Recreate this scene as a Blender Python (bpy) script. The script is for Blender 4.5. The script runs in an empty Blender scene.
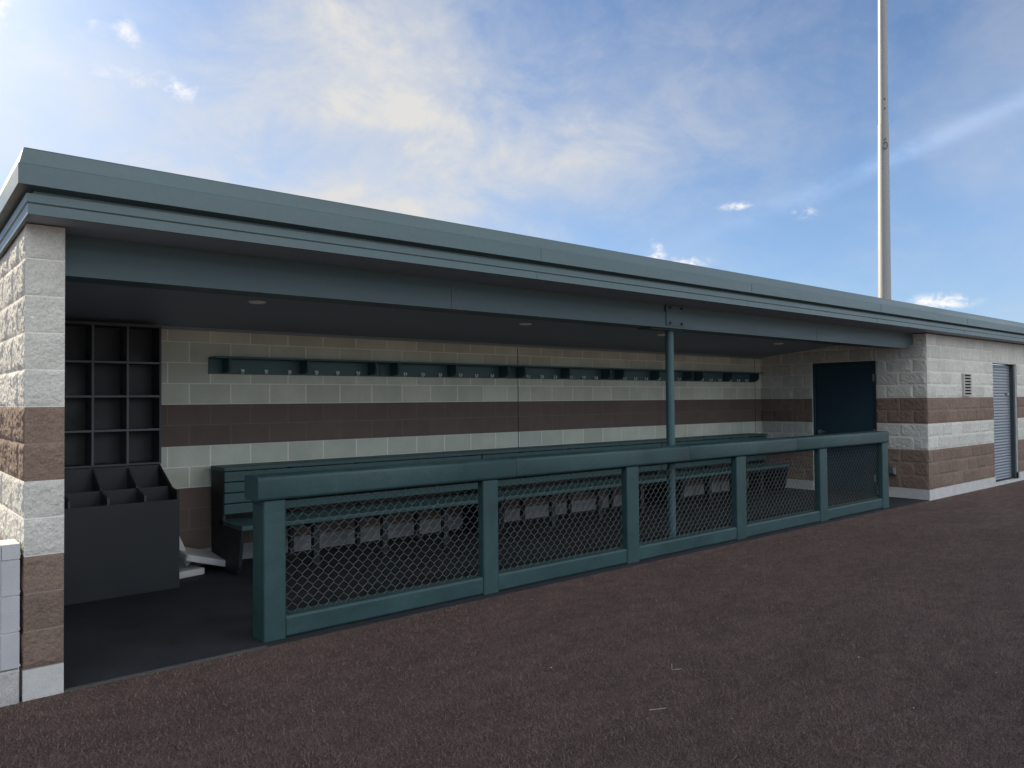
import bpy, bmesh, math, random
from mathutils import Vector, Matrix, noise
random.seed(7)
scene = bpy.context.scene
COL = scene.collection
PI = math.pi

# ------------------------------------------------------------------ helpers
class MB:
    """collects faces for ONE mesh object"""
    def __init__(s):
        s.v = []; s.f = []; s.m = []; s.t = []
    def face(s, pts, mi=0, tone=0.5):
        n = len(s.v); s.v.extend([tuple(p) for p in pts])
        s.f.append(tuple(range(n, n + len(pts)))); s.m.append(mi); s.t.append(tone)
    def box(s, x0, x1, y0, y1, z0, z1, mi=0, tone=0.5):
        n = len(s.v)
        s.v += [(x0,y0,z0),(x1,y0,z0),(x1,y1,z0),(x0,y1,z0),(x0,y0,z1),(x1,y0,z1),(x1,y1,z1),(x0,y1,z1)]
        for q in ((0,3,2,1),(4,5,6,7),(0,1,5,4),(1,2,6,5),(2,3,7,6),(3,0,4,7)):
            s.f.append(tuple(n + i for i in q)); s.m.append(mi); s.t.append(tone)
    def prism(s, prof, axis, a, b, mi=0, tone=0.5):
        """prof: closed list of 2D points, extruded along axis (0=x: prof is (y,z); 1=y: (x,z); 2=z: (x,y))"""
        def P(p, h):
            return (h, p[0], p[1]) if axis == 0 else ((p[0], h, p[1]) if axis == 1 else (p[0], p[1], h))
        n = len(s.v); k = len(prof)
        s.v += [P(p, a) for p in prof] + [P(p, b) for p in prof]
        for i in range(k):
            j = (i + 1) % k
            s.f.append((n + i, n + j, n + k + j, n + k + i)); s.m.append(mi); s.t.append(tone)
        s.f.append(tuple(n + i for i in reversed(range(k)))); s.m.append(mi); s.t.append(tone)
        s.f.append(tuple(n + k + i for i in range(k))); s.m.append(mi); s.t.append(tone)
    def tube(s, pts, r, n=8, mi=0, cap=True):
        """pts: polyline; r: radius or list"""
        pts = [Vector(p) for p in pts]; base = len(s.v); K = len(pts)
        rr = r if isinstance(r, (list, tuple)) else [r] * K
        for i, p in enumerate(pts):
            d = (pts[min(i+1, K-1)] - pts[max(i-1, 0)]).normalized()
            up = Vector((0,0,1)) if abs(d.z) < .9 else Vector((1,0,0))
            a = d.cross(up).normalized(); b = d.cross(a).normalized()
            for k in range(n):
                t = 2*PI*k/n
                s.v.append(tuple(p + a*math.cos(t)*rr[i] + b*math.sin(t)*rr[i]))
        for i in range(K-1):
            for k in range(n):
                k2 = (k+1) % n
                s.f.append((base+i*n+k, base+i*n+k2, base+(i+1)*n+k2, base+(i+1)*n+k)); s.m.append(mi); s.t.append(.5)
        if cap:
            s.face([s.v[base+k] for k in range(n)], mi)
            s.face([s.v[base+(K-1)*n+k] for k in reversed(range(n))], mi)
    def build(s, name, mats, parent=None, smooth=False, bevel=0, seg=2, loc=None, fix=True):
        me = bpy.data.meshes.new(name)
        me.from_pydata(s.v, [], s.f)
        if not isinstance(mats, (list, tuple)): mats = [mats]
        for m in mats: me.materials.append(m)
        me.polygons.foreach_set('material_index', s.m)
        at = me.attributes.new('tone', 'FLOAT', 'FACE'); at.data.foreach_set('value', s.t)
        if fix:
            bm = bmesh.new(); bm.from_mesh(me); bmesh.ops.recalc_face_normals(bm, faces=bm.faces); bm.to_mesh(me); bm.free()
        if smooth:
            me.polygons.foreach_set('use_smooth', [True]*len(me.polygons))
        me.update()
        o = bpy.data.objects.new(name, me); COL.objects.link(o)
        if parent: o.parent = parent
        if loc: o.location = loc
        if bevel:
            b = o.modifiers.new('bevel', 'BEVEL'); b.width = bevel; b.segments = seg; b.limit_method = 'ANGLE'
            b.angle_limit = math.radians(40)
        return o

def tag(o, label, cat, group=None, kind=None):
    if label: o['label'] = label
    if cat: o['category'] = cat
    if group: o['group'] = group
    if kind: o['kind'] = kind
    return o

def thing(name, label, cat, loc=(0,0,0), group=None):
    o = bpy.data.objects.new(name, None); COL.objects.link(o); o.location = loc
    o.empty_display_size = .1
    return tag(o, label, cat, group)

def copy_thing(root):
    r = root.copy(); COL.objects.link(r)
    for ch in list(root.children):
        c = ch.copy(); COL.objects.link(c); c.parent = r
        for g in list(ch.children):
            d = g.copy(); COL.objects.link(d); d.parent = c
    return r

def rrect(a0, a1, b0, b1, r, n=4):
    pts = []
    for (cx, cy, s) in ((a1-r, b1-r, 0), (a0+r, b1-r, 1), (a0+r, b0+r, 2), (a1-r, b0+r, 3)):
        for i in range(n+1):
            t = (s + i/n) * PI/2
            pts.append((cx + r*math.cos(t), cy + r*math.sin(t)))
    return pts

# ------------------------------------------------------------------ materials
def new_mat(name):
    m = bpy.data.materials.new(name); m.use_nodes = True
    nt = m.node_tree
    return m, nt, nt.nodes['Principled BSDF']

def mat(name, col, rough=.6, var=.12, nscale=4, bump=0, bscale=60, metal=0, spec=.5, tone=0, fine=0, fscale=300, stretch=None, bdist=.01, var2=None):
    """base colour with large soft variation, optional per-face tone, fine speckle and bump"""
    m, nt, p = new_mat(name); N, L = nt.nodes, nt.links
    p.inputs['Roughness'].default_value = rough; p.inputs['Metallic'].default_value = metal
    p.inputs['Specular IOR Level'].default_value = spec
    tc = N.new('ShaderNodeTexCoord'); vec = tc.outputs['Object']
    if stretch:
        mp = N.new('ShaderNodeMapping'); mp.inputs['Scale'].default_value = stretch; L.new(vec, mp.inputs['Vector']); svec = mp.outputs['Vector']
    else: svec = vec
    n1 = N.new('ShaderNodeTexNoise'); n1.inputs['Scale'].default_value = nscale; n1.inputs['Detail'].default_value = 5; n1.inputs['Roughness'].default_value = .6
    L.new(svec, n1.inputs['Vector'])
    mr = N.new('ShaderNodeMapRange'); mr.inputs[1].default_value = .3; mr.inputs[2].default_value = .7
    mr.inputs[3].default_value = 1-var; mr.inputs[4].default_value = 1+var
    L.new(n1.outputs['Fac'], mr.inputs[0]); fac = mr.outputs[0]
    def mul(a, b):
        x = N.new('ShaderNodeMath'); x.operation = 'MULTIPLY'; L.new(a, x.inputs[0]); L.new(b, x.inputs[1]); return x.outputs[0]
    if tone:
        at = N.new('ShaderNodeAttribute'); at.attribute_name = 'tone'
        t = N.new('ShaderNodeMapRange'); t.inputs[3].default_value = 1-tone; t.inputs[4].default_value = 1+tone
        L.new(at.outputs['Fac'], t.inputs[0]); fac = mul(fac, t.outputs[0])
    if fine:
        n2 = N.new('ShaderNodeTexNoise'); n2.inputs['Scale'].default_value = fscale; n2.inputs['Detail'].default_value = 3; L.new(vec, n2.inputs['Vector'])
        t = N.new('ShaderNodeMapRange'); t.inputs[1].default_value = .3; t.inputs[2].default_value = .7
        t.inputs[3].default_value = 1-fine; t.inputs[4].default_value = 1+fine
        L.new(n2.outputs['Fac'], t.inputs[0]); fac = mul(fac, t.outputs[0])
    mx = N.new('ShaderNodeVectorMath'); mx.operation = 'SCALE'; mx.inputs[0].default_value = col[:3]
    L.new(fac, mx.inputs['Scale'])
    L.new(mx.outputs[0], p.inputs['Base Color'])
    # roughness variation
    rr = N.new('ShaderNodeMapRange'); rr.inputs[1].default_value = .3; rr.inputs[2].default_value = .7
    rr.inputs[3].default_value = max(0, rough-.08); rr.inputs[4].default_value = min(1, rough+.08)
    L.new(n1.outputs['Fac'], rr.inputs[0]); L.new(rr.outputs[0], p.inputs['Roughness'])
    if bump:
        n3 = N.new('ShaderNodeTexNoise'); n3.inputs['Scale'].default_value = bscale; n3.inputs['Detail'].default_value = 6; n3.inputs['Roughness'].default_value = .6
        L.new(vec, n3.inputs['Vector'])
        b = N.new('ShaderNodeBump'); b.inputs['Strength'].default_value = bump; b.inputs['Distance'].default_value = bdist
        L.new(n3.outputs['Fac'], b.inputs['Height']); L.new(b.outputs['Normal'], p.inputs['Normal'])
    return m

M = {}
M['cream_split'] = mat('split_cream', (.55,.55,.505), .95, .09, 9, .9, 45, tone=.09, fine=.14, fscale=120, spec=.2, bdist=.012)
M['brown_split'] = mat('split_brown', (.200,.146,.117), .95, .12, 9, .9, 45, tone=.11, fine=.2, fscale=120, spec=.2, bdist=.012)
M['cream_mortar'] = mat('mortar_cream', (.76,.75,.71), .95, .06, 12, .4, 120, spec=.2)
M['brown_mortar'] = mat('mortar_brown', (.27,.22,.20), .95, .08, 12, .4, 120, spec=.2)
M['cream_smooth'] = mat('block_cream', (.59,.615,.52), .9, .09, 3, .25, 150, tone=.09, fine=.05, fscale=150, spec=.25)
M['brown_smooth'] = mat('block_brown', (.158,.120,.101), .9, .09, 5, .25, 150, tone=.05, fine=.06, fscale=150, spec=.25)
M['mortar_smooth'] = mat('joint_cream', (.86,.84,.76), .95, .05, 12, .2, 150, spec=.2)
M['mortar_brown_smooth'] = mat('joint_brown', (.20,.16,.145), .95, .06, 12, .2, 150, spec=.2)
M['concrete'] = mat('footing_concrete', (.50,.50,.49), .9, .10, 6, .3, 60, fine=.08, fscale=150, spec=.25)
M['base_shaded'] = mat('interior_footing', (.33,.325,.32), .9, .12, 6, .3, 60, fine=.08, fscale=150, spec=.25)  # same concrete as the outer footing, its colour darkened for the shade inside
M['grey_block'] = mat('painted_grey_block', (.44,.45,.47), .8, .06, 6, .35, 140, tone=.05, spec=.3)
M['rough_concrete'] = mat('rough_footing', (.42,.41,.40), .95, .18, 14, .8, 40, fine=.12, fscale=90, spec=.2)
M['dark_gap'] = mat('gap_filler', (.03,.03,.03), .95, .1)
M['fascia'] = mat('fascia_metal', (.068,.115,.125), .40, .10, 3, .22, 2.2, spec=.5, stretch=(.25,1,3), bdist=.03, fine=.03, fscale=30)
M['soffit'] = mat('soffit_metal', (.24,.29,.35), .6, .06, 3, .05, 20)
M['beam'] = mat('beam_paint', (.050,.094,.108), .5, .12, 3, .12, 90, stretch=(.3,1,4))
M['steel_paint'] = mat('column_paint', (.034,.092,.100), .42, .08, 5, .08, 60)
M['bolt'] = mat('bolt_steel', (.03,.04,.05), .4, .1, metal=.6)
M['pad'] = mat('fence_padding', (.023,.059,.062), .5, .16, 3.5, .38, 9, bdist=.012, spec=.45, fine=.06, fscale=40)
M['seam'] = mat('padding_seam', (.015,.035,.04), .7, .1)
M['wire'] = mat('galvanised_wire', (.14,.16,.16), .5, .25, 14, metal=.5)
M['bench'] = mat('bench_plastic', (.034,.086,.088), .5, .10, 4, .06, 80, stretch=(.2,2,3))
M['bench_dark'] = mat('bench_support_dark', (.012,.016,.02), .6, .12, 5)
M['shelf'] = mat('shelf_plastic', (.06,.125,.135), .5, .1, 4, .05, 80)
M['shelf_dark'] = mat('shelf_bracket', (.040,.075,.085), .55, .1, 5)
M['hook'] = mat('hook_white', (.86,.86,.84), .4, .05)
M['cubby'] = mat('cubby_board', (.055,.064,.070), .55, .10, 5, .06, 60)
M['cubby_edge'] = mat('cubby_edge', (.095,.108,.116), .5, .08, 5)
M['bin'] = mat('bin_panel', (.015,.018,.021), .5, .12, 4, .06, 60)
M['door'] = mat('door_paint', (.015,.042,.062), .45, .06, 3, .05, 60)
M['doorframe'] = mat('door_frame_paint', (.02,.05,.06), .5, .06)
M['steel'] = mat('brushed_steel', (.45,.46,.46), .38, .08, 20, metal=.9)
M['shutter'] = mat('shutter_galvanised', (.24,.27,.30), .5, .07, 6, .05, 60, metal=.55, stretch=(.3,1,3))
M['shutter_guide'] = mat('shutter_guide', (.035,.05,.06), .5, .1)
M['louver_dark'] = mat('vent_dark', (.015,.015,.016), .9, .1)
M['louver'] = mat('vent_block', (.48,.47,.44), .9, .08, 8, .3, 120)
M['rubber_floor'] = mat('rubber_flooring', (.020,.023,.028), .75, .22, 3, .4, 160, fine=.25, fscale=260, spec=.35)
M['clay'] = mat('bounce_clay', (.31,.27,.24), .95, .10, 1.5, .4, 60, fine=.1, fscale=80, spec=.1)
M['fibre'] = mat('turf_fibre', (.166,.116,.100), .9, .12, 1.2, tone=.42, spec=.2)
M['straw'] = mat('dry_straw', (.45,.40,.32), .8, .1)
M['strip'] = mat('edge_strip_concrete', (.085,.08,.077), .9, .15, 8, .4, 90, fine=.12, fscale=120)
M['foam'] = mat('white_base_foam', (.62,.62,.61), .6, .05, 8, .1, 40)
M['pole'] = mat('pole_galvanised', (.245,.26,.265), .55, .09, 2.5, .05, 40, metal=.25, stretch=(1,1,.5))
M['pole_dark'] = mat('pole_fitting', (.12,.12,.12), .6, .1, metal=.4)
M['roof_top'] = mat('roof_membrane', (.35,.35,.35), .9, .1, 2)
M['lamp_lens'] = mat('downlight_lens', (.9,.9,.88), .35, .04)
M['trim_ring'] = mat('downlight_ring', (.85,.85,.85), .5, .04)

def turf_material():
    m, nt, p = new_mat('brown_turf'); N, L = nt.nodes, nt.links
    tc = N.new('ShaderNodeTexCoord'); vec = tc.outputs['Object']
    def noi(scale, det, rough=.6, mapscale=None):
        n = N.new('ShaderNodeTexNoise'); n.inputs['Scale'].default_value = scale; n.inputs['Detail'].default_value = det; n.inputs['Roughness'].default_value = rough
        if mapscale:
            mp = N.new('ShaderNodeMapping'); mp.inputs['Scale'].default_value = mapscale; mp.inputs['Rotation'].default_value = (0,0,.12); L.new(vec, mp.inputs['Vector']); L.new(mp.outputs[0], n.inputs['Vector'])
        else: L.new(vec, n.inputs['Vector'])
        return n
    def rng(sock, a, b, lo=.3, hi=.7):
        r = N.new('ShaderNodeMapRange'); r.inputs[1].default_value = lo; r.inputs[2].default_value = hi; r.inputs[3].default_value = a; r.inputs[4].default_value = b
        L.new(sock, r.inputs[0]); return r.outputs[0]
    def mul(a, b):
        x = N.new('ShaderNodeMath'); x.operation = 'MULTIPLY'; L.new(a, x.inputs[0]); L.new(b, x.inputs[1]); return x.outputs[0]
    big = noi(.9, 4, .6, (1, 2.2, 1)); mid = noi(5, 4, .65, (1, 1.8, 1)); tuft = noi(95, 3, .65); grain = noi(260, 2, .75)
    fac = mul(mul(rng(big.outputs['Fac'], .84, 1.14), rng(mid.outputs['Fac'], .78, 1.22)), mul(rng(tuft.outputs['Fac'], .42, 1.62, .33, .67), rng(grain.outputs['Fac'], .45, 1.6, .33, .67)))
    hue = N.new('ShaderNodeMix'); hue.data_type = 'RGBA'
    hue.inputs[6].default_value = (.130,.089,.076,1); hue.inputs[7].default_value = (.145,.105,.092,1)
    L.new(rng(noi(22, 3).outputs['Fac'], 0, 1), hue.inputs[0])
    s = N.new('ShaderNodeVectorMath'); s.operation = 'SCALE'; L.new(hue.outputs[2], s.inputs[0]); L.new(fac, s.inputs['Scale'])
    L.new(s.outputs[0], p.inputs['Base Color'])
    p.inputs['Roughness'].default_value = .95; p.inputs['Specular IOR Level'].default_value = .15
    b1 = N.new('ShaderNodeBump'); b1.inputs['Strength'].default_value = .9; b1.inputs['Distance'].default_value = .02; L.new(tuft.outputs['Fac'], b1.inputs['Height'])
    b2 = N.new('ShaderNodeBump'); b2.inputs['Strength'].default_value = .8; b2.inputs['Distance'].default_value = .006; L.new(grain.outputs['Fac'], b2.inputs['Height'])
    L.new(b1.outputs[0], b2.inputs['Normal']); L.new(b2.outputs[0], p.inputs['Normal'])
    return m
M['turf'] = turf_material()

# ------------------------------------------------------------------ block walls
BASE = .165; CH = .2032; BL = .4064
def is_brown(z):
    return (1.181 < z < 1.587) or (BASE < z < .774)

def block_wall(mb, O, U, Nn, u0, u1, z0, z1, uoff=0, res=.05, amp=0, holes=(), bl=BL, ch=CH, zc=BASE, seed=0, joint=.0055, depth=.0012, brown=None, stagger=True, uoff_odd=None):
    """lays real block faces on the plane O+u*U+z*Z, outward normal Nn. material slots: 0 cream 1 brown 2 mortar 3 brown mortar"""
    O = Vector(O); U = Vector(U); Nn = Vector(Nn); Z = Vector((0,0,1))
    rnd = random.Random(seed)
    def P(u, z, d): return O + U*u + Z*z + Nn*d
    br = brown or is_brown
    c0 = math.floor((z0 - zc)/ch + 1e-4)
    c = c0
    while zc + c*ch < z1 - 1e-4:
        za = max(zc + c*ch, z0); zb = min(zc + (c+1)*ch, z1)
        zm = (za+zb)/2; b = br(zm)
        off = uoff + ((bl/2) if (c % 2 and stagger) else 0)
        if uoff_odd is not None: off = uoff_odd if c % 2 else uoff
        spans = [(u0, u1)]
        for (h0, h1, g0, g1) in holes:
            if g0 < zm < g1:
                ns = []
                for (a, e) in spans:
                    if h1 <= a or h0 >= e: ns.append((a, e)); continue
                    if h0 > a: ns.append((a, h0))
                    if h1 < e: ns.append((h1, e))
                spans = ns
        for (sa, se) in spans:
            # mortar backing strip
            mb.face([P(sa,za,-depth), P(se,za,-depth), P(se,zb,-depth), P(sa,zb,-depth)], 3 if b else 2, .5)
            k = math.floor((sa - off)/bl)
            while off + k*bl < se - 1e-4:
                ua = max(off + k*bl, sa); ub = min(off + (k+1)*bl, se)
                tone = rnd.random()
                if ub - ua > .03:
                    ja = joint if ua > sa + 1e-4 else 0.0; jb = joint if ub < se - 1e-4 else 0.0
                    a = ua + ja; e = ub - jb; p = za + joint; q = zb - joint*.4
                    nu = max(2, int((e-a)/res)); nz = max(2, int((q-p)/res))
                    seedv = Vector((rnd.uniform(-50,50), rnd.uniform(-50,50), rnd.uniform(-50,50)))
                    tu = rnd.uniform(-1,1); tz = rnd.uniform(-1,1)
                    n0 = len(mb.v)
                    # ring at mortar depth + grid
                    us = [a] + [a + (e-a)*i/nu for i in range(nu+1)] + [e]
                    zs = [p] + [p + (q-p)*i/nz for i in range(nz+1)] + [q]
                    W = len(us); H = len(zs)
                    for jz, zz in enumerate(zs):
                        for iu, uu in enumerate(us):
                            if iu in (0, W-1) or jz in (0, H-1): d = -depth - .0015
                            elif amp == 0: d = 0
                            else:
                                fu = min(1, min(uu-a, e-uu)/.035); fz = min(1, min(zz-p, q-zz)/.035)
                                edge = (1-(1-fu)**2)*(1-(1-fz)**2)
                                w = Vector((uu*7, zz*7, 0)) + seedv
                                h = noise.noise(w)*.5 + abs(noise.noise(w*2.3))*.6 - .15 + noise.noise(w*5.5)*.34 + noise.noise(w*12)*.20
                                slope = tu*((uu-a)/(e-a)-.5)*.5 + tz*((zz-p)/(q-p)-.5)*.5
                                d = amp*(edge*(.45 + .75*h + slope)) + amp*.18*noise.noise(w*9)
                            mb.v.append(tuple(P(uu, zz, d)))
                    for jz in range(H-1):
                        for iu in range(W-1):
                            i = n0 + jz*W + iu
                            mb.f.append((i, i+1, i+1+W, i+W)); mb.m.append(1 if b else 0); mb.t.append(tone)
                k += 1
        c += 1

WALLM = lambda s: ([M['cream_split'], M['brown_split'], M['cream_mortar'], M['brown_mortar'], M['concrete']] if s
                   else [M['cream_smooth'], M['brown_smooth'], M['mortar_smooth'], M['mortar_brown_smooth'], M['base_shaded']])

# main dimensions (metres): X along the dugout, Y into it, Z up
W = 2.875; L = 11.915; WT = .191; ZS = 2.592; XE = 19.2
def ceil_z(y): return 2.612 - .0935*y

bld = thing('dugout_building', 'long block dugout and storage building with cream and brown bands and a teal flat roof', 'building')

# --- left end wall
mb = MB()
block_wall(mb, (0,0,0), (1,0,0), (0,-1,0), 0, WT, BASE, ZS, uoff=0, bl=.5, res=.008, amp=.009, seed=3, stagger=False, joint=.005)
block_wall(mb, (0,0,0), (0,1,0), (-1,0,0), 0, 3.07, BASE, ZS-.06, uoff=0, res=.012, amp=.015, seed=5)
mb.box(.004, WT, .004, 3.07, 0, ZS-.28, 2)
mb.prism([(.004,ZS-.281),(3.07,ZS-.281),(3.07,ZS-.2),(.004,ZS)], 0, .004, WT, 2)
mb.box(-.004, WT, -.004, 3.07, 0, BASE-.001, 4)
mb.build('end_wall', WALLM(True), bld, fix=False)

# --- back wall (smooth block faces), control joints
mb = MB()
block_wall(mb, (0,W,0), (1,0,0), (0,-1,0), WT, L, BASE, 2.42, uoff=1.989-.0, res=.5, amp=0, seed=11, joint=.007, depth=.002, uoff_odd=1.7857)
mb.box(WT, L, W+.005, W+.195, 0, 2.36, 2)
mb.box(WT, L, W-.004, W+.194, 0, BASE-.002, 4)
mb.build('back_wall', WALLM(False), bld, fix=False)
for x in (6.036, 11.72):
    mb = MB(); mb.box(x-.006, x+.006, W-.0015, W+.004, BASE, 2.34); mb.build('control_joint', M['dark_gap'], bld)

# --- storage room: side wall towards the dugout, front wall with shutter opening
DY0, DY1, DZ = .825, 1.842, 2.197
SX0, SX1, SZ = 14.77, 16.03, 2.197
mb = MB()
block_wall(mb, (L,0,0), (0,1,0), (-1,0,0), 0, W, BASE, ZS-.01, uoff=.012, res=.026, amp=.018, seed=21, holes=((DY0-.04,DY1+.04,0,DZ+.01),), uoff_odd=.215)
mb.box(L+.005, L+.19, .005, DY0-.04, 0, 2.46, 2); mb.box(L+.005, L+.19, DY1+.04, W+.19, 0, 2.30, 2); mb.box(L+.005, L+.19, DY0-.04, DY1+.04, DZ+.011, 2.42, 2)
mb.box(L-.012, L+.189, -.010, DY0-.041, 0, BASE-.002, 4); mb.box(L-.012, L+.189, DY1+.041, W-.005, 0, BASE-.002, 4)
mb.build('storage_side_wall', WALLM(True), bld, fix=False)
mb = MB()
block_wall(mb, (0,0,0), (1,0,0), (0,-1,0), L, SX0, BASE, ZS-.01, uoff=L+.152, res=.03, amp=.017, seed=31, uoff_odd=L+.152+.2165)
block_wall(mb, (0,0,0), (1,0,0), (0,-1,0), SX1, XE, BASE, SZ, uoff=SX1, res=.045, amp=.017, seed=33)
block_wall(mb, (0,0,0), (1,0,0), (0,-1,0), SX0, XE, SZ, ZS-.01, uoff=SX0, res=.03, amp=.012, seed=35, bl=CH, ch=.4064, zc=SZ, stagger=False)
mb.box(L+.006, SX0, .006, .19, 0, 2.57, 2); mb.box(SX1, XE, .006, .19, 0, SZ-.002, 2); mb.box(SX0, XE, .007, .189, SZ+.001, 2.57, 2)
mb.box(XE-.19, XE-.001, .19, W+.19, 0, 2.3, 2); mb.box(L+.19, XE-.19, W+.005, W+.195, 0, 2.3, 2)
mb.box(L-.013, SX0, -.012, .188, 0, BASE-.002, 4); mb.box(SX1, XE, -.012, .188, 0, BASE-.002, 4)
mb.box(SX0, SX1, -.011, .4, 0, .045, 4)
mb.build('storage_front_wall', WALLM(True), bld, fix=False)

# --- door
mb = MB(); mb.box(L+.05, L+.095, DY0, DY1, .02, DZ-.035)
door = mb.build('door', M['door'], bld, bevel=.003)
door['label'] = 'dark teal steel door'
mb = MB()
mb.box(L+.02, L+.15, DY0-.04, DY0-.003, 0, DZ+.008); mb.box(L+.02, L+.15, DY1+.003, DY1+.04, 0, DZ+.008); mb.box(L+.02, L+.15, DY0-.003, DY1+.003, DZ-.032, DZ+.008)
mb.build('door_frame', M['doorframe'], bld, bevel=.002)
mb = MB(); y = DY1-.075; zh = 1.015
mb.tube([(L+.048, y, zh), (L+.02, y, zh)], .038, 14); mb.tube([(L+.03,y,zh),(L-.015,y,zh),(L-.015,y-.012,zh),(L-.015,y-.12,zh)], .011, 8)
mb.build('door_handle', M['steel'], door, smooth=True)
for z in (.28, 1.02, 1.92):
    mb = MB(); mb.tube([(L+.04, DY0+.004, z-.06), (L+.04, DY0+.004, z+.06)], .011, 8); mb.box(L+.044, L+.0499, DY0-.002, DY0+.035, z-.06, z+.06)
    mb.build('hinge', M['steel'], door)

# --- roller shutter
mb = MB(); prof = []
z = .05; n = 40; hgt = (SZ-.02-.05)/n
for i in range(n):
    for k in range(6):
        t = k/5
        prof.append((.10 - .007*math.sin(PI*min(1, t*1.12)) , z + hgt*(i + t*.96)))
pr = [(.13, z)] + prof + [(.13, z+hgt*n)]
mb.prism(pr, 0, SX0+.02, SX1-.07)
sh = mb.build('roller_shutter', M['shutter'], bld); sh['label'] = 'grey ribbed roller shutter'
mb = MB()
mb.box(SX1-.075, SX1-.001, .03, .14, .046, SZ); mb.build('shutter_guide', M['shutter_guide'], bld, bevel=.004)
mb = MB(); mb.box(SX0+.001, SX0+.03, .06, .14, .046, SZ); mb.build('shutter_guide', M['shutter_guide'], bld, bevel=.004)
mb = MB(); mb.box(SX0+.03, SX1-.075, .075, .125, .046, .075); mb.build('bottom_seal', M['louver_dark'], sh)
mb = MB(); mb.box(SX1-.30, SX1-.22, .062, .086, 1.62, 1.655); mb.build('latch', M['steel'], sh, bevel=.003)

# --- louvred vent
vx0, vx1, vz0, vz1 = 13.31, 13.65, 1.615, 1.985
mb = MB()
fr = .03
mb.box(vx0, vx0+fr, -.040, .004, vz0, vz1); mb.box(vx1-fr, vx1, -.040, .004, vz0, vz1)
for i in range(8):
    zz = vz0 + i*(vz1-vz0-.018)/7
    mb.box(vx0+fr, vx1-fr, -.0395, -.022, zz, zz+.018)
vent = mb.build('wall_vent', M['louver'], bld)
mb = MB(); mb.box(vx0+fr, vx1-fr, -.0215, .003, vz0+.002, vz1-.002); mb.build('vent_cavity', M['louver_dark'], vent)

# --- outdoor outlet box on the side wall
out = thing('outlet_box', 'small grey weatherproof outlet box on the brown block wall behind the end of the fence', 'outlet box', (L-.02, .52, .43))
mb = MB(); mb.box(-.06, .02, -.055, .055, -.065, .065); mb.build('housing', M['steel'], out, bevel=.012)
mb = MB(); mb.box(-.085, -.061, -.040, .040, -.045, .05); mb.build('cover', M['steel'], out, bevel=.010)

# ------------------------------------------------------------------ roof
roof_prof = [(-.02,2.594),(0,2.594),(0,2.648),(.007,2.656),(.007,2.700),(-.03,2.704),(-.03,2.722),(.05,2.735),(.05,2.742),(.05,2.838),(.044,2.846),(.024,2.925),(.018,2.933),(-.12,2.938)]
FO, LO = .25, .026; SL = .055; YB = 3.25
def loft(mb, prof, e0, e1):
    st = []
    for (d, z) in prof:
        st.append([(-(LO+d), YB, z - SL*(YB+FO)), (-(LO+d), -(FO+d), z), (XE+.05+d, -(FO+d), z), (XE+.05+d, YB, z - SL*(YB+FO))])
    for i in range(len(prof)-1):
        for k in range(3):
            mb.face([st[i][k], st[i][k+1], st[i+1][k+1], st[i+1][k]])
    return st
mb = MB(); st = loft(mb, roof_prof, 0, 0)
mb.face([st[-1][0], st[-1][3], st[-1][2], st[-1][1]], 1)
mb.face([st[0][0], st[-1][0], st[-1][3], st[0][3]], 0)
roof = mb.build('roof', [M['fascia'], M['roof_top']], bld)
# lap joints of the metal trim
for x in (3.55, 6.62, 9.7, 12.75, 15.8):
    for (d0, z0, d1, z1) in ((0,2.596,0,2.648), (.05,2.740,.05,2.838)):
        mb = MB()
        mb.prism([(-(FO+d0)-.0022, z0), (-(FO+d1)-.0022, z1), (-(FO+d1)+.001, z1), (-(FO+d0)+.001, z0)], 0, x, x+.012)
        mb.build('trim_joint', M['fascia'], roof)
# soffit under the overhang and the sloping ceiling
mb = MB()
mb.box(-LO+.004, XE, -FO+.006, .0, 2.597, 2.612)
mb.box(WT+.001, L-.001, .0, .30, 2.598, 2.612)
mb.face([(WT+.001,.30,ceil_z(.30)),(L-.001,.30,ceil_z(.30)),(L-.001,W,ceil_z(W)),(WT+.001,W,ceil_z(W))])
mb.face([(WT+.001,.30,ceil_z(.30)+.02),(L-.001,.30,ceil_z(.30)+.02),(L-.001,W+.19,ceil_z(W)+.015),(WT+.001,W+.19,ceil_z(W)+.015)])
mb.build('soffit', M['soffit'], bld, fix=False)
mb = MB(); mb.prism([(W-.028,ceil_z(W-.028)-.001),(W-.004,ceil_z(W)-.001),(W-.004,ceil_z(W)-.028),(W-.028,ceil_z(W)-.028)], 0, WT+.002, L-.012)
mb.build('ceiling_trim', M['soffit'], bld)
# header beam, two stacked boards, lower one with a rounded front edge
zb = 2.352; yf = .190; xr = L-.014; EL, EH = .50, .10     # lower board, its far end cut to a curve
pr = [(WT+.002, zb), (xr-EL, zb)] + [(xr-EL + EL*math.sin(PI/2*i/10), zb + EH*(1-math.cos(PI/2*i/10))) for i in range(1, 11)] + [(xr, 2.515), (WT+.002, 2.515)]
mb = MB(); mb.prism(pr, 1, yf, yf+.24)
mb.prism([(yf+.012,2.5175),(yf+.24,2.5175),(yf+.24,2.5975),(yf+.012,2.5975)], 0, WT+.002, L-.014)
beam = mb.build('header_beam', M['beam'], bld)
for x in (3.0, 8.9):
    mb = MB(); mb.box(x, x+.004, yf-.0015, yf+.01, zb+.002, 2.513); mb.build('board_joint', M['seam'], beam)

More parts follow.
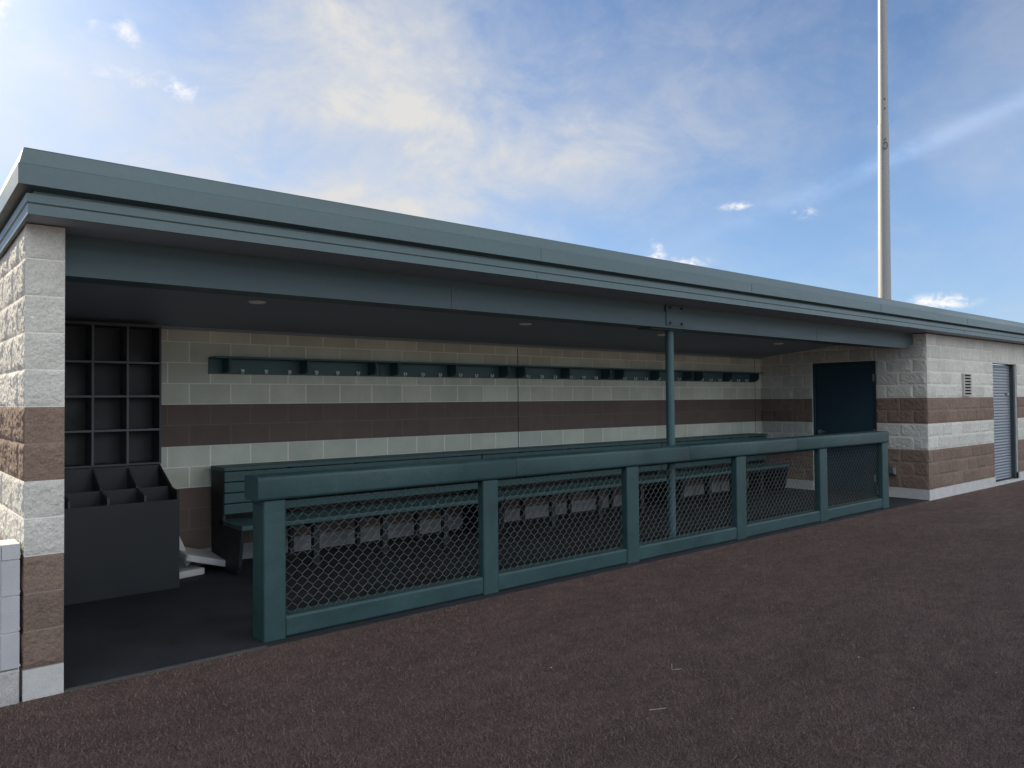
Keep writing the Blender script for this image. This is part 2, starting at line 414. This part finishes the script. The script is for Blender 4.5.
# support post with its saddle plate
CX, CY = 6.015, .335
post = MB(); post.tube([(CX,CY,.012),(CX,CY,2.34)], .0455, 20)
sp = post.build('support_post', M['steel_paint'], bld, smooth=False)
sp.data.polygons.foreach_set('use_smooth', [len(p.vertices) == 4 for p in sp.data.polygons])
mb = MB(); mb.box(5.775, 6.085, yf-.009, yf-.0015, 2.372, 2.592); mb.box(5.60, 6.13, yf+.06, yf+.25, 2.339, 2.350)
mb.build('saddle_plate', M['beam'], sp, bevel=.002)
for (x, z) in ((5.835,2.402),(6.03,2.402),(5.835,2.565),(6.03,2.565)):
    mb = MB(); mb.tube([(x, yf-.0095, z), (x, yf-.024, z)], .0155, 6); mb.build('bolt', M['bolt'], sp)
mb = MB(); mb.box(CX-.10, CX+.10, CY-.10, CY+.10, .011, .022); mb.build('base_plate', M['steel_paint'], sp, bevel=.002)

# recessed ceiling lights (unlit)
for (x, y) in ((1.923,1.531),(5.035,1.579),(7.48,1.59),(10.35,1.59)):
    z = ceil_z(y)
    mb = MB()
    mb.tube([(x,y,z-.001),(x,y,z-.012)], [.075,.068], 24)
    a = mb.build('ceiling_light', M['trim_ring'], bld)
    mb = MB(); mb.tube([(x,y,z-.0121),(x,y,z-.0165)], [.056,.052], 24); mb.build('lens', M['lamp_lens'], a)

# ------------------------------------------------------------------ low wall beside the dugout
low = thing('low_block_wall', 'low smooth light grey block wall butting against the left end of the dugout', 'wall', (0,0,0))
mb = MB()
x1 = -.018
for (z0, z1) in ((.183,.377),(.377,.572),(.572,.765)):
    k = 0; xx = x1
    while xx > -4.2:
        wdt = (.087 if (k == 0) else .4064); xa = max(xx-wdt, -4.2)
        mb.box(xa+.002, xx-.002 if k else xx, .0, .19, z0+.003, z1-.003, 0, random.random()); xx -= wdt; k += 1
mb.box(-4.2, x1-.003, .004, .186, .183, .77, 0, .8)
mb.build('block_courses', M['grey_block'], low, bevel=.002)
mb = MB(); k = 0; xx = x1+.001
while xx > -4.2:
    wdt = .087 if k == 0 else .4064
    mb.box(max(xx-wdt,-4.2)+.002, xx, -.003, .193, .768, .852, 0, random.random()); xx -= wdt; k += 1
mb.build('coping', M['grey_block'], low, bevel=.004)
mb = MB()
bl2 = [(-.02-.105, -.02), (-.53,-.129), (-.94,-.534), (-1.6,-.944), (-4.2,-1.604)]
for a, b in bl2: mb.box(a, b, -.014, .2, -.02, .178, 0)
mb.build('footing', M['rough_concrete'], low, bevel=.006)

# ------------------------------------------------------------------ ground
def structure(o): o['kind'] = 'structure'; return o
mb = MB()
R = 400
mb.face([(-R,-R,0),(R,-R,0),(R,R,0),(-R,R,0)])
structure(mb.build('ground', M['turf']))
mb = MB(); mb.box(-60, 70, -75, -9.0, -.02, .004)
structure(mb.build('bounce_clay', M['clay']))  # unseen field added behind the camera to bounce sunlight into the dugout
mb = MB(); mb.box(WT+.002, L-.014, .03, W-.006, .001, .009); mb.box(1.3605, L-.014, .006, .0299, .001, .0085)
structure(mb.build('dugout_floor', M['rubber_floor']))
mb = MB(); mb.box(WT+.002, 1.36, -.012, .0285, .001, .007)
structure(mb.build('edge_strip', M['strip']))

# short turf fibres standing up from the infill, densest where the turf is seen close
rd = random.Random(12)
NV = 170000
vs = []; tn = []
cxp, cyp = -.70, -4.91
cnt = 0
while cnt < NV:
    d = 2.6 * (11/2.6)**rd.random()          # even per ring of distance
    a = math.radians(rd.uniform(0, 84))
    x = cxp + d*math.sin(a); y = cyp + d*math.cos(a)
    if y > -.02: 
        continue
    h = rd.uniform(.008, .020); wd = rd.uniform(.0012, .0022) * (1 + .06*d); t = rd.uniform(0, PI); lx = rd.gauss(0, .010); ly = rd.gauss(0, .010)
    c, q = math.cos(t)*wd, math.sin(t)*wd
    vs += [x-c, y-q, .001, x+c, y+q, .001, x+lx, y+ly, h]
    tn.append(min(1, max(0, rd.gauss(.42, .26)))); cnt += 1
me = bpy.data.meshes.new('turf_fibre')
me.vertices.add(NV*3); me.vertices.foreach_set('co', vs)
me.loops.add(NV*3); me.loops.foreach_set('vertex_index', list(range(NV*3)))
me.polygons.add(NV); me.polygons.foreach_set('loop_start', list(range(0, NV*3, 3)))
me.attributes.new('tone', 'FLOAT', 'FACE').data.foreach_set('value', tn)
me.materials.append(M['fibre']); me.update(calc_edges=True)
o = bpy.data.objects.new('turf_fibre', me); COL.objects.link(o); o['kind'] = 'stuff'

# tiny pale bits of litter on the turf, and two bits of straw
mb = MB(); rd = random.Random(4)
for i in range(26):
    x = rd.uniform(-.5, 9); y = rd.uniform(-4.0, -.1); q = rd.uniform(.0018, .0038); h = rd.uniform(.012,.02)
    mb.box(x-q, x+q, y-q*.8, y+q*.8, h, h+q*.7)
o = mb.build('litter', M['foam']); o['kind'] = 'stuff'
def straw(pts, label):
    mb = MB(); mb.tube([(x, y, z) for x, y, z in pts], .0014, 5)
    tag(mb.build('straw', M['straw']), label, 'straw')
straw([(2.39,-2.338,.017),(2.43,-2.365,.021),(2.465,-2.387,.023)], 'pale straight straw lying on the brown turf')
straw([(2.965,-2.035,.045),(2.945,-2.051,.02),(2.972,-2.072,.021),(2.99,-2.085,.024)], 'short bent straw sticking up from the brown turf')

# ------------------------------------------------------------------ fence
fence = thing('padded_fence', 'waist high teal padded chain link fence along the front of the dugout', 'fence', (0,0,0))
POST = [(1.369,1.526),(3.225,3.386),(4.998,5.176),(6.856,7.046),(8.72,8.912),(10.50,10.69)]
FY = .07
for (a, b) in POST:
    mb = MB(); mb.prism(rrect(a, b, FY, FY+(.20 if a < 2 else .082), .016, 3), 2, .012, .942)
    mb.build('post', M['pad'], fence, smooth=False)
for i in range(5):
    a = POST[i][1]+.003; b = POST[i+1][0]-.003
    mb = MB(); mb.prism(rrect(FY+.012, FY+.15, .012, .155, .018, 3), 0, a, b)
    mb.build('bottom_rail', M['pad'], fence)
cuts = [1.322, 3.568, 5.966, 8.116, 10.665]
for i in range(4):
    a = cuts[i] + (.002 if i else 0); b = cuts[i+1]-.002
    mb = MB(); mb.prism(rrect(FY-.022, FY+.215, .947, 1.108, .024, 5), 0, a, b)
    o = mb.build('top_pad', M['pad'], fence)
    o.data.polygons.foreach_set('use_smooth', [len(p.vertices) == 4 for p in o.data.polygons])
for c in cuts[1:-1]:
    mb = MB(); mb.prism(rrect(FY-.019, FY+.212, .950, 1.109, .024, 5), 0, c-.0019, c+.0019); mb.build('pad_seam', M['seam'], fence)
# chain link: woven zigzag wires
PX, PZ = .039, .0435
def chain(a, b, z0, z1, y):
    mb = MB(); n = int((b-a)/(PX)); rows = int((z1-z0)/PZ)
    rr = .0018
    for i in range(n+1):
        x = a + i*(b-a)/n
        pts = []
        for j in range(rows+1):
            side = 1 if (j % 2 == 0) else -1
            if i % 2: pass
            xx = x + side*(PX/2) * (1 if i % 2 == 0 else -1)
            xx = min(max(xx, a), b)
            zz = z0 + j*(z1-z0)/rows
            wv = Vector((xx*1.7, zz*2.1, a)); xx += .005*noise.noise(wv*1.3); zz += .006*noise.noise(wv*1.1+Vector((7,3,1)))*min(1, 4*min(zz-z0, z1-zz)/(z1-z0)); xx = min(max(xx, a), b)
            yy = y + .012*noise.noise(wv*.9+Vector((1,9,4))) + (.0022 if (j+i) % 2 else -.0022)
            for dz in ((-.006, .006) if 0 < j < rows else (0,)): pts.append((xx, yy, zz+dz))
        mb.tube(pts, rr, 4, 0, cap=False)
    return mb
for i in range(5):
    a = POST[i][1]-.02; b = POST[i+1][0]+.02
    mb = chain(a, b, .14, .925, FY+.085)
    o = mb.build('chain_link', M['wire'], fence, fix=False)
    mb = MB(); mb.tube([(a, FY+.085, .927), (b, FY+.085, .927)], .005, 6)
    mb.tube([(a, FY+.105, .937), (b, FY+.105, .937)], .012, 8)
    rod = mb.build('tension_rod', M['bolt'], fence)
    for k in range(6):
        x = a + (b-a)*(k+.5)/6; mb = MB()
        mb.tube([(x, FY+.078, .905),(x+.004, FY+.080, .935),(x+.008, FY+.105, .9502),(x+.004, FY+.119, .93),(x, FY+.095, .91)], .0022, 5)
        mb.build('wire_tie', M['wire'], rod)

# ------------------------------------------------------------------ benches
BG = 'slatted benches along the back wall'
def make_bench(x0, x1, label):
    t = thing('bench', label, 'bench', (x0, W, 0), BG); l = x1 - x0
    Y = lambda y: y - W
    # backrest: four slats
    mb = MB()
    for k in range(4):
        z0 = .538 + k*.103
        yk = 2.452 - .004*k
        mb.box(.001, l-.001, Y(yk), Y(yk+.03), z0, z0+.094)
    mb.build('backrest', M['bench'], t, bevel=.006)
    # top ledge of the backrest
    mb = MB()
    for k in range(3):
        y0 = 2.432 + k*.125
        mb.box(-.005, l+.005, Y(y0), Y(y0+.118), .951, .985)
    mb.build('top_ledge', M['bench'], t, bevel=.0025)
    # seat
    mb = MB()
    for k in range(4):
        y0 = 2.01 + k*.142
        mb.box(.0, l, Y(y0), Y(y0+.135), .434, .48)
    mb.build('seat', M['bench'], t, bevel=.008)
    # end panels
    prof = [(2.80,.012),(2.80,.950),(2.484,.950),(2.486,.433),(2.03,.433),(2.055,.30),(2.10,.10),(2.14,.03),(2.20,.012)]
    for xa in (.0, l-.032):
        mb = MB(); mb.prism([(Y(a), z) for a, z in prof], 0, xa, xa+.032)
        mb.build('end_panel', M['bench_dark'], t, bevel=.004)
    # supports: front and rear leg under a carrier bar
    n = max(2, round(l/.8)); 
    for i in range(1, n):
        x = l*i/n
        mb = MB()
        mb.box(x-.03, x+.03, Y(2.10), Y(2.16), .012, .433); mb.box(x-.02, x+.02, Y(2.66), Y(2.72), .012, .95)
        mb.prism([(Y(2.06),.432),(Y(2.70),.432),(Y(2.70),.38),(Y(2.62),.36),(Y(2.25),.36),(Y(2.06),.40)], 0, x-.019, x+.019)
        mb.box(x-.05, x+.05, Y(2.08), Y(2.20), .010, .018); mb.box(x-.05, x+.05, Y(2.62), Y(2.74), .010, .018)
        mb.build('support', M['bench_dark'], t)
    return t
make_bench(1.97, 5.07, 'teal slatted bench nearest the cubby shelves, its dark end panel showing')
make_bench(5.083, 8.492, 'middle teal slatted bench behind the fence, standing behind the round support post')
make_bench(8.505, 11.38, 'teal slatted bench at the far end beside the dark door')

# ------------------------------------------------------------------ shelves with hooks
SG = 'hook shelves in a row on the back wall'
def make_shelf(x0, ln, label):
    t = thing('hook_shelf', label, 'shelf', (x0, W, 1.88), SG)
    mb = MB(); mb.box(.003, ln-.003, -.022, -.001, .010, .160); mb.build('back_board', M['shelf'], t, bevel=.002)
    mb = MB(); mb.box(.003, ln-.003, -.215, -.001, .161, .179); mb.build('top_board', M['shelf'], t, bevel=.003)
    for x in (.145, .970, 1.795):
        pr = [(-.0225,.1605),(-.20,.1605)]
        for i in range(7):
            a = PI/2*i/6
            pr.append((-.20 + .075*(1-math.cos(a)), .095 - .075*math.sin(a)))
        pr.append((-.0225,.02))
        mb = MB(); mb.prism(pr, 0, x-.012, x+.012); mb.build('bracket', M['shelf_dark'], t)
    for x in (.33,.58,.835,1.143,1.394,1.65):
        mb = MB()
        mb.box(x-.008, x+.008, -.028, -.0222, .018, .062)
        mb.tube([(x,-.028,.03),(x,-.055,.022),(x,-.068,.032),(x,-.070,.058)], .0085, 6)
        mb.build('hook', M['hook'], t)
    return t
SL_ = ['hook shelf nearest the cubby shelves, first in the row on the wall',
       'second hook shelf from the cubby shelves, left of the wall joint',
       'hook shelf just right of the vertical wall joint, left of the post',
       'hook shelf partly hidden behind the round support post',
       'last hook shelf in the far corner, nearest the door']
for i in range(5): make_shelf(1.965 + 1.943*i, 1.943, SL_[i])

# ------------------------------------------------------------------ cubbies and bin
cub = thing('cubby_shelf', 'tall dark cubby unit of open square compartments against the back wall', 'cubby shelf', (0,0,0))
cx0, cx1, cy0, cy1 = .215, 1.452, 2.613, W-.006
xs = [.317, .600, .884, 1.167]; zs = [1.363, 1.667, 1.972]
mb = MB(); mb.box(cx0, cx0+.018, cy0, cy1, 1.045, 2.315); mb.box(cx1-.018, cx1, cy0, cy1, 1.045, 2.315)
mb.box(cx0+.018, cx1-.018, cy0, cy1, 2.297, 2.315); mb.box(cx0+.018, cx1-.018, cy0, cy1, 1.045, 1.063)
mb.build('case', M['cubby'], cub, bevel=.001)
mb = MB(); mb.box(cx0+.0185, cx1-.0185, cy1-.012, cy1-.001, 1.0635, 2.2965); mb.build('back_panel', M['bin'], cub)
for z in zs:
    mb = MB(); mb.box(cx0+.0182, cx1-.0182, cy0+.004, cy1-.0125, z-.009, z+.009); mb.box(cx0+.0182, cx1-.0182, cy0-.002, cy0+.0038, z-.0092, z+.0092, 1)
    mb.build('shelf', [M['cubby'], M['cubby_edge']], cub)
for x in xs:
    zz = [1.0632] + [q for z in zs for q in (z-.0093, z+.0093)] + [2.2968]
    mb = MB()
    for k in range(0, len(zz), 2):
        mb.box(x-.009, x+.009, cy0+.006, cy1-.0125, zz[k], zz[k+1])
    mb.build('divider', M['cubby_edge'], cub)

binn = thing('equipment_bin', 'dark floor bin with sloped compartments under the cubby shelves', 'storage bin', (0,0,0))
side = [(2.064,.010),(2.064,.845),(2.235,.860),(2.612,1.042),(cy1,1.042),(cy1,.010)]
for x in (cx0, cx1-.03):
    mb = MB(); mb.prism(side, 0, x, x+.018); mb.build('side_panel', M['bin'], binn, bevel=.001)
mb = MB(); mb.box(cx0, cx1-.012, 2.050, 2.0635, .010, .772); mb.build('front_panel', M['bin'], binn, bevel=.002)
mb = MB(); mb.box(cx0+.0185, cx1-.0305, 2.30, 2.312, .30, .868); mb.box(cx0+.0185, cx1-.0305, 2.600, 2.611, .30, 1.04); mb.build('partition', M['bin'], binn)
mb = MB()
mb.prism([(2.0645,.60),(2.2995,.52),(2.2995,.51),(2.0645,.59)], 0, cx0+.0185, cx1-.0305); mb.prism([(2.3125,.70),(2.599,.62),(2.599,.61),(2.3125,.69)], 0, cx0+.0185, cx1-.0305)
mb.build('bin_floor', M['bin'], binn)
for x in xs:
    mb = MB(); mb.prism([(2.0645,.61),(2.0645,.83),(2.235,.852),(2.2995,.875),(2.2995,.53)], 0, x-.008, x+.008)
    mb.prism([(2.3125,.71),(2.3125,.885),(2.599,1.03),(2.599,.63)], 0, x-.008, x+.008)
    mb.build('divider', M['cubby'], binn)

# ------------------------------------------------------------------ white foam bases on the floor
def base_pad(label, Mx, sx=.40, sy=.38, sz=.062):
    mb = MB(); h = sz/2
    mb.prism(rrect(-sx/2, sx/2, -sy/2, sy/2, .025, 4), 2, -h, h)
    o = mb.build('base_pad', M['foam'], None, bevel=.010, seg=3)
    o.matrix_world = Mx
    tag(o, label, 'base pad', 'white base pads on the dugout floor')
    return o
T = Matrix.Translation; Rm = Matrix.Rotation
base_pad('white base pad lying flat on the dark floor beside the bin', T((1.555,2.575,.041)) @ Rm(math.radians(12),4,'Z'))
base_pad('white base pad propped at a slant beside the bench end panel', T((1.80,2.60,.150)) @ Rm(math.radians(8),4,'Z') @ Rm(math.radians(17),4,'Y') @ Rm(math.radians(7),4,'X'), .46, .40, .06)
base_pad('white base pad leaning upright behind the edge of the bin', T((1.56,2.72,.26)) @ Rm(math.radians(20),4,'Z') @ Rm(math.radians(64),4,'Y'), .40, .34, .06)

# ------------------------------------------------------------------ light pole behind the building
PXX, PYY = 24.06, 6.0
pole = thing('light_pole', 'tall tapering pale grey light pole rising behind the roof', 'light pole', (PXX, PYY, 0))
def prad(z): return .190 - (z-4.8)*.0054
mb = MB(); mb.tube([(0,0,.02),(0,0,10.28)], [prad(0), prad(10.28)], 28); lo = mb.build('shaft', M['pole'], pole)
mb = MB(); mb.tube([(0,0,10.281),(0,0,24)], [prad(10.28)-.012, prad(24)], 28); up = mb.build('shaft', M['pole'], pole)
for o in (lo, up): o.data.polygons.foreach_set('use_smooth', [len(p.vertices) == 4 for p in o.data.polygons])
mb = MB()
ax = Vector((-.78,-.63,0)); 
for z in (10.75, 11.05):
    mb = MB(); p = ax*(prad(z)-.02); q = ax*(prad(z)+.03); mb.tube([(p.x,p.y,z),(q.x,q.y,z)], .025, 8); mb.build('bolt', M['pole_dark'], pole)
mb = MB(); c = ax*(prad(9.5)+.03); tx = Vector((.63,-.78,0))
pts = [c + tx*.07*math.cos(a) + Vector((0,0,9.55+.11*math.sin(a))) for a in [2*PI*i/14 for i in range(15)]]
mb.tube(pts, .014, 6, cap=False); p = ax*(prad(9.8)-.02); q = ax*(prad(9.8)+.05); mb.tube([(p.x,p.y,9.76),(q.x,q.y,9.76)], .03, 8)
mb.build('hanging_ring', M['pole_dark'], pole)
mb = MB(); mb.tube([(0,0,-.02),(0,0,.04)], .38, 24); mb.build('base_flange', M['pole_dark'], pole)
pole.rotation_euler = Matrix.Rotation(math.radians(.65), 3, Vector((.648,.761,0))).to_euler()   # stands a touch out of plumb

# ------------------------------------------------------------------ sky and sun
SUN_AZ, SUN_EL = math.radians(-13.0), math.radians(27.5)
w = bpy.data.worlds.new('World'); scene.world = w; w.use_nodes = True
nt = w.node_tree; N, Lk = nt.nodes, nt.links
bg = N['Background']; outw = N['World Output']
sky = N.new('ShaderNodeTexSky'); sky.sky_type = 'NISHITA'; sky.sun_disc = False
sky.sun_elevation = SUN_EL; sky.sun_rotation = SUN_AZ; sky.altitude = 300; sky.air_density = 1.0; sky.dust_density = 0.25; sky.ozone_density = 5.5
SKY_S = .06
tc = N.new('ShaderNodeTexCoord')
sep = N.new('ShaderNodeSeparateXYZ'); Lk.new(tc.outputs['Generated'], sep.inputs[0])
def mth(op, a, b=None, c=None, clamp=False):
    n = N.new('ShaderNodeMath'); n.operation = op; n.use_clamp = clamp
    for i, v in enumerate((a, b, c)):
        if v is None: continue
        if isinstance(v, (int, float)): n.inputs[i].default_value = v
        else: Lk.new(v, n.inputs[i])
    return n.outputs[0]
az = mth('MULTIPLY', mth('ARCTAN2', sep.outputs[0], sep.outputs[1]), 180/PI)
el = mth('MULTIPLY', mth('ARCSINE', sep.outputs[2]), 180/PI)
def blob(a0, e0, sa, se, tilt=0):
    da = mth('SUBTRACT', az, a0); de = mth('SUBTRACT', el, e0)
    if tilt:
        ct, s_ = math.cos(tilt), math.sin(tilt)
        da, de = mth('ADD', mth('MULTIPLY', da, ct), mth('MULTIPLY', de, s_)), mth('SUBTRACT', mth('MULTIPLY', de, ct), mth('MULTIPLY', da, s_))
    q = mth('ADD', mth('POWER', mth('ABSOLUTE', mth('DIVIDE', da, sa)), 2), mth('POWER', mth('ABSOLUTE', mth('DIVIDE', de, se)), 2))
    return mth('EXPONENT', mth('MULTIPLY', q, -1))
def noi(scale, det, rough, dist=0, off=(0,0,0), sc=(1,1,1)):
    mp = N.new('ShaderNodeMapping'); mp.inputs['Location'].default_value = off; mp.inputs['Scale'].default_value = sc
    Lk.new(tc.outputs['Generated'], mp.inputs[0])
    n = N.new('ShaderNodeTexNoise'); n.inputs['Scale'].default_value = scale; n.inputs['Detail'].default_value = det; n.inputs['Roughness'].default_value = rough; n.inputs['Distortion'].default_value = dist
    Lk.new(mp.outputs[0], n.inputs['Vector']); return n.outputs['Fac']
def rng(s, a, b, lo=0., hi=1.):
    n = N.new('ShaderNodeMapRange'); n.interpolation_type = 'SMOOTHSTEP'
    n.inputs[1].default_value = a; n.inputs[2].default_value = b; n.inputs[3].default_value = lo; n.inputs[4].default_value = hi
    Lk.new(s, n.inputs[0]); return n.outputs[0]
wisp = noi(3.6, 10, .6, .3, (.3,.1,.7), (1,1,1.6))
wisp2 = noi(8, 9, .64, .35, (2.3,1.1,.2), (1,1,1.7))
puffn = noi(34, 8, .65, .3, (.7,.2,.1), (1,1,1.5))
# broad veil of thin cloud: thick around the pale cloud high in the middle-left, thin to the right
veil_w = mth('ADD', mth('ADD', mth('MULTIPLY', blob(28, 24, 10, 8), .80), mth('MULTIPLY', blob(43, 18.5, 13, 6, .10), .62)),
             mth('ADD', mth('MULTIPLY', blob(22, 13, 16, 5), .72), mth('MULTIPLY', blob(8, 21, 9, 5.5), .35)))
mod = mth('ADD', mth('MULTIPLY', rng(wisp, .30, .66), .52), mth('MULTIPLY', rng(wisp2, .34, .66), .42))
veil = mth('MULTIPLY', veil_w, mth('ADD', mth('MULTIPLY', mod, .85), .30), clamp=True)
thin = mth('MULTIPLY', mth('ADD', rng(wisp, .36, .72), mth('MULTIPLY', rng(wisp2, .4, .7), .5)), .20)
hazeh = mth('ADD', mth('MULTIPLY', mth('EXPONENT', mth('MULTIPLY', mth('ABSOLUTE', el), -.085)), .55), mth('MULTIPLY', blob(78, 14, 10, 7), .22))
trail = mth('MULTIPLY', blob(68, 15.9, 13, .6, math.radians(17.5)), mth('MULTIPLY', rng(wisp2, .25, .6), .38))
soft = mth('ADD', mth('ADD', veil, thin), mth('ADD', hazeh, trail), clamp=True)
# small bright cumulus puffs
pw = None
for (a0, e0, sa, se, k) in ((51.0,10.4,.75,1.0,1.25),(53.2,9.7,1.8,.55,1.1),(56.9,13.5,1.5,.34,.85),(61.2,12.6,1.05,.42,1.15),(63.2,12.9,.5,.4,.6),(69.8,6.2,2.0,.55,1.2),
                          (13.4,23.8,1.0,.8,.66),(11.8,23.5,.5,.5,.6),(14.4,23.0,.9,.6,.5),(14.4,20.9,3.4,.8,.55),(17.4,20.5,1.5,.8,.45),(6.2,23.6,2.2,1.6,.8)):
    b = mth('MULTIPLY', blob(a0, e0, sa, se), k); pw = b if pw is None else mth('ADD', pw, b)
# extra-bright cumulus added in the unseen sky behind the viewer, lifting the shade
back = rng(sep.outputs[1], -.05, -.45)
cum_fill = mth('MULTIPLY', mth('MULTIPLY', rng(noi(3.1, 8, .55, .2, (5.1,.4,.2), (1,1,2)), .44, .60), back), rng(el, 3, 12))
puff = rng(mth('MULTIPLY', pw, mth('ADD', mth('MULTIPLY', rng(puffn, .3, .7), 1.05), .12)), .12, 1.05)
def mix(f, a, b):
    n = N.new('ShaderNodeMix'); n.data_type = 'RGBA'; n.clamp_factor = True
    Lk.new(f, n.inputs[0])
    for i, v in ((6, a), (7, b)):
        if isinstance(v, tuple): n.inputs[i].default_value = (*v, 1)
        else: Lk.new(v, n.inputs[i])
    return n.outputs[2]
CL = 1.0
c1 = mix(mth('ADD', veil, thin, None, True), mix(mth('ADD', hazeh, trail, None, True), sky.outputs[0], (3.6, 5.0, 7.6)), (5.5, 5.45, 5.35))
glow = mth('MULTIPLY', blob(-4, 26, 16, 13), .85)
c1 = mix(glow, c1, (8.0, 8.7, 9.4))
c2 = mix(puff, c1, (7.8*CL, 7.6*CL, 7.5*CL))
c3 = mix(mth('MULTIPLY', cum_fill, .92), c2, (23.2, 23.2, 22.8))
Lk.new(c3, bg.inputs['Color']); bg.inputs['Strength'].default_value = SKY_S

sd = bpy.data.lights.new('sun', 'SUN'); sd.energy = 4.6; sd.angle = math.radians(.53); sd.color = (1, .84, .62)
so = bpy.data.objects.new('sun', sd); COL.objects.link(so)
sv = Vector((math.sin(SUN_AZ)*math.cos(SUN_EL), math.cos(SUN_AZ)*math.cos(SUN_EL), math.sin(SUN_EL)))
so.rotation_euler = sv.to_track_quat('Z', 'Y').to_euler(); so.location = (-6, 30, 20)

# ------------------------------------------------------------------ camera
f, roll, pitch, yaw = 770.72, -.0086, .0212, .7055
cp = Vector((-.6999, -4.9104, 1.6013))
fw = Vector((math.sin(yaw)*math.cos(pitch), math.cos(yaw)*math.cos(pitch), math.sin(pitch)))
rv = Vector((math.cos(yaw), -math.sin(yaw), 0)); uv = rv.cross(fw)
r2 = rv*math.cos(roll) + uv*math.sin(roll); u2 = -rv*math.sin(roll) + uv*math.cos(roll)
cam = bpy.data.cameras.new('camera'); cam.sensor_width = 36; cam.lens = f/1024*36; cam.clip_end = 2000; cam.clip_start = .05
co = bpy.data.objects.new('camera', cam); COL.objects.link(co)
mw = Matrix((r2, u2, -fw)).transposed().to_4x4(); mw.translation = cp
co.matrix_world = mw; scene.camera = co

scene.render.engine = 'CYCLES'
scene.cycles.use_denoising = True
scene.cycles.max_bounces = 6; scene.cycles.diffuse_bounces = 4
scene.view_settings.view_transform = 'Standard'; scene.view_settings.look = 'None'
scene.view_settings.gamma = 1; scene.view_settings.exposure = 1.2
scene.view_settings.use_curve_mapping = False
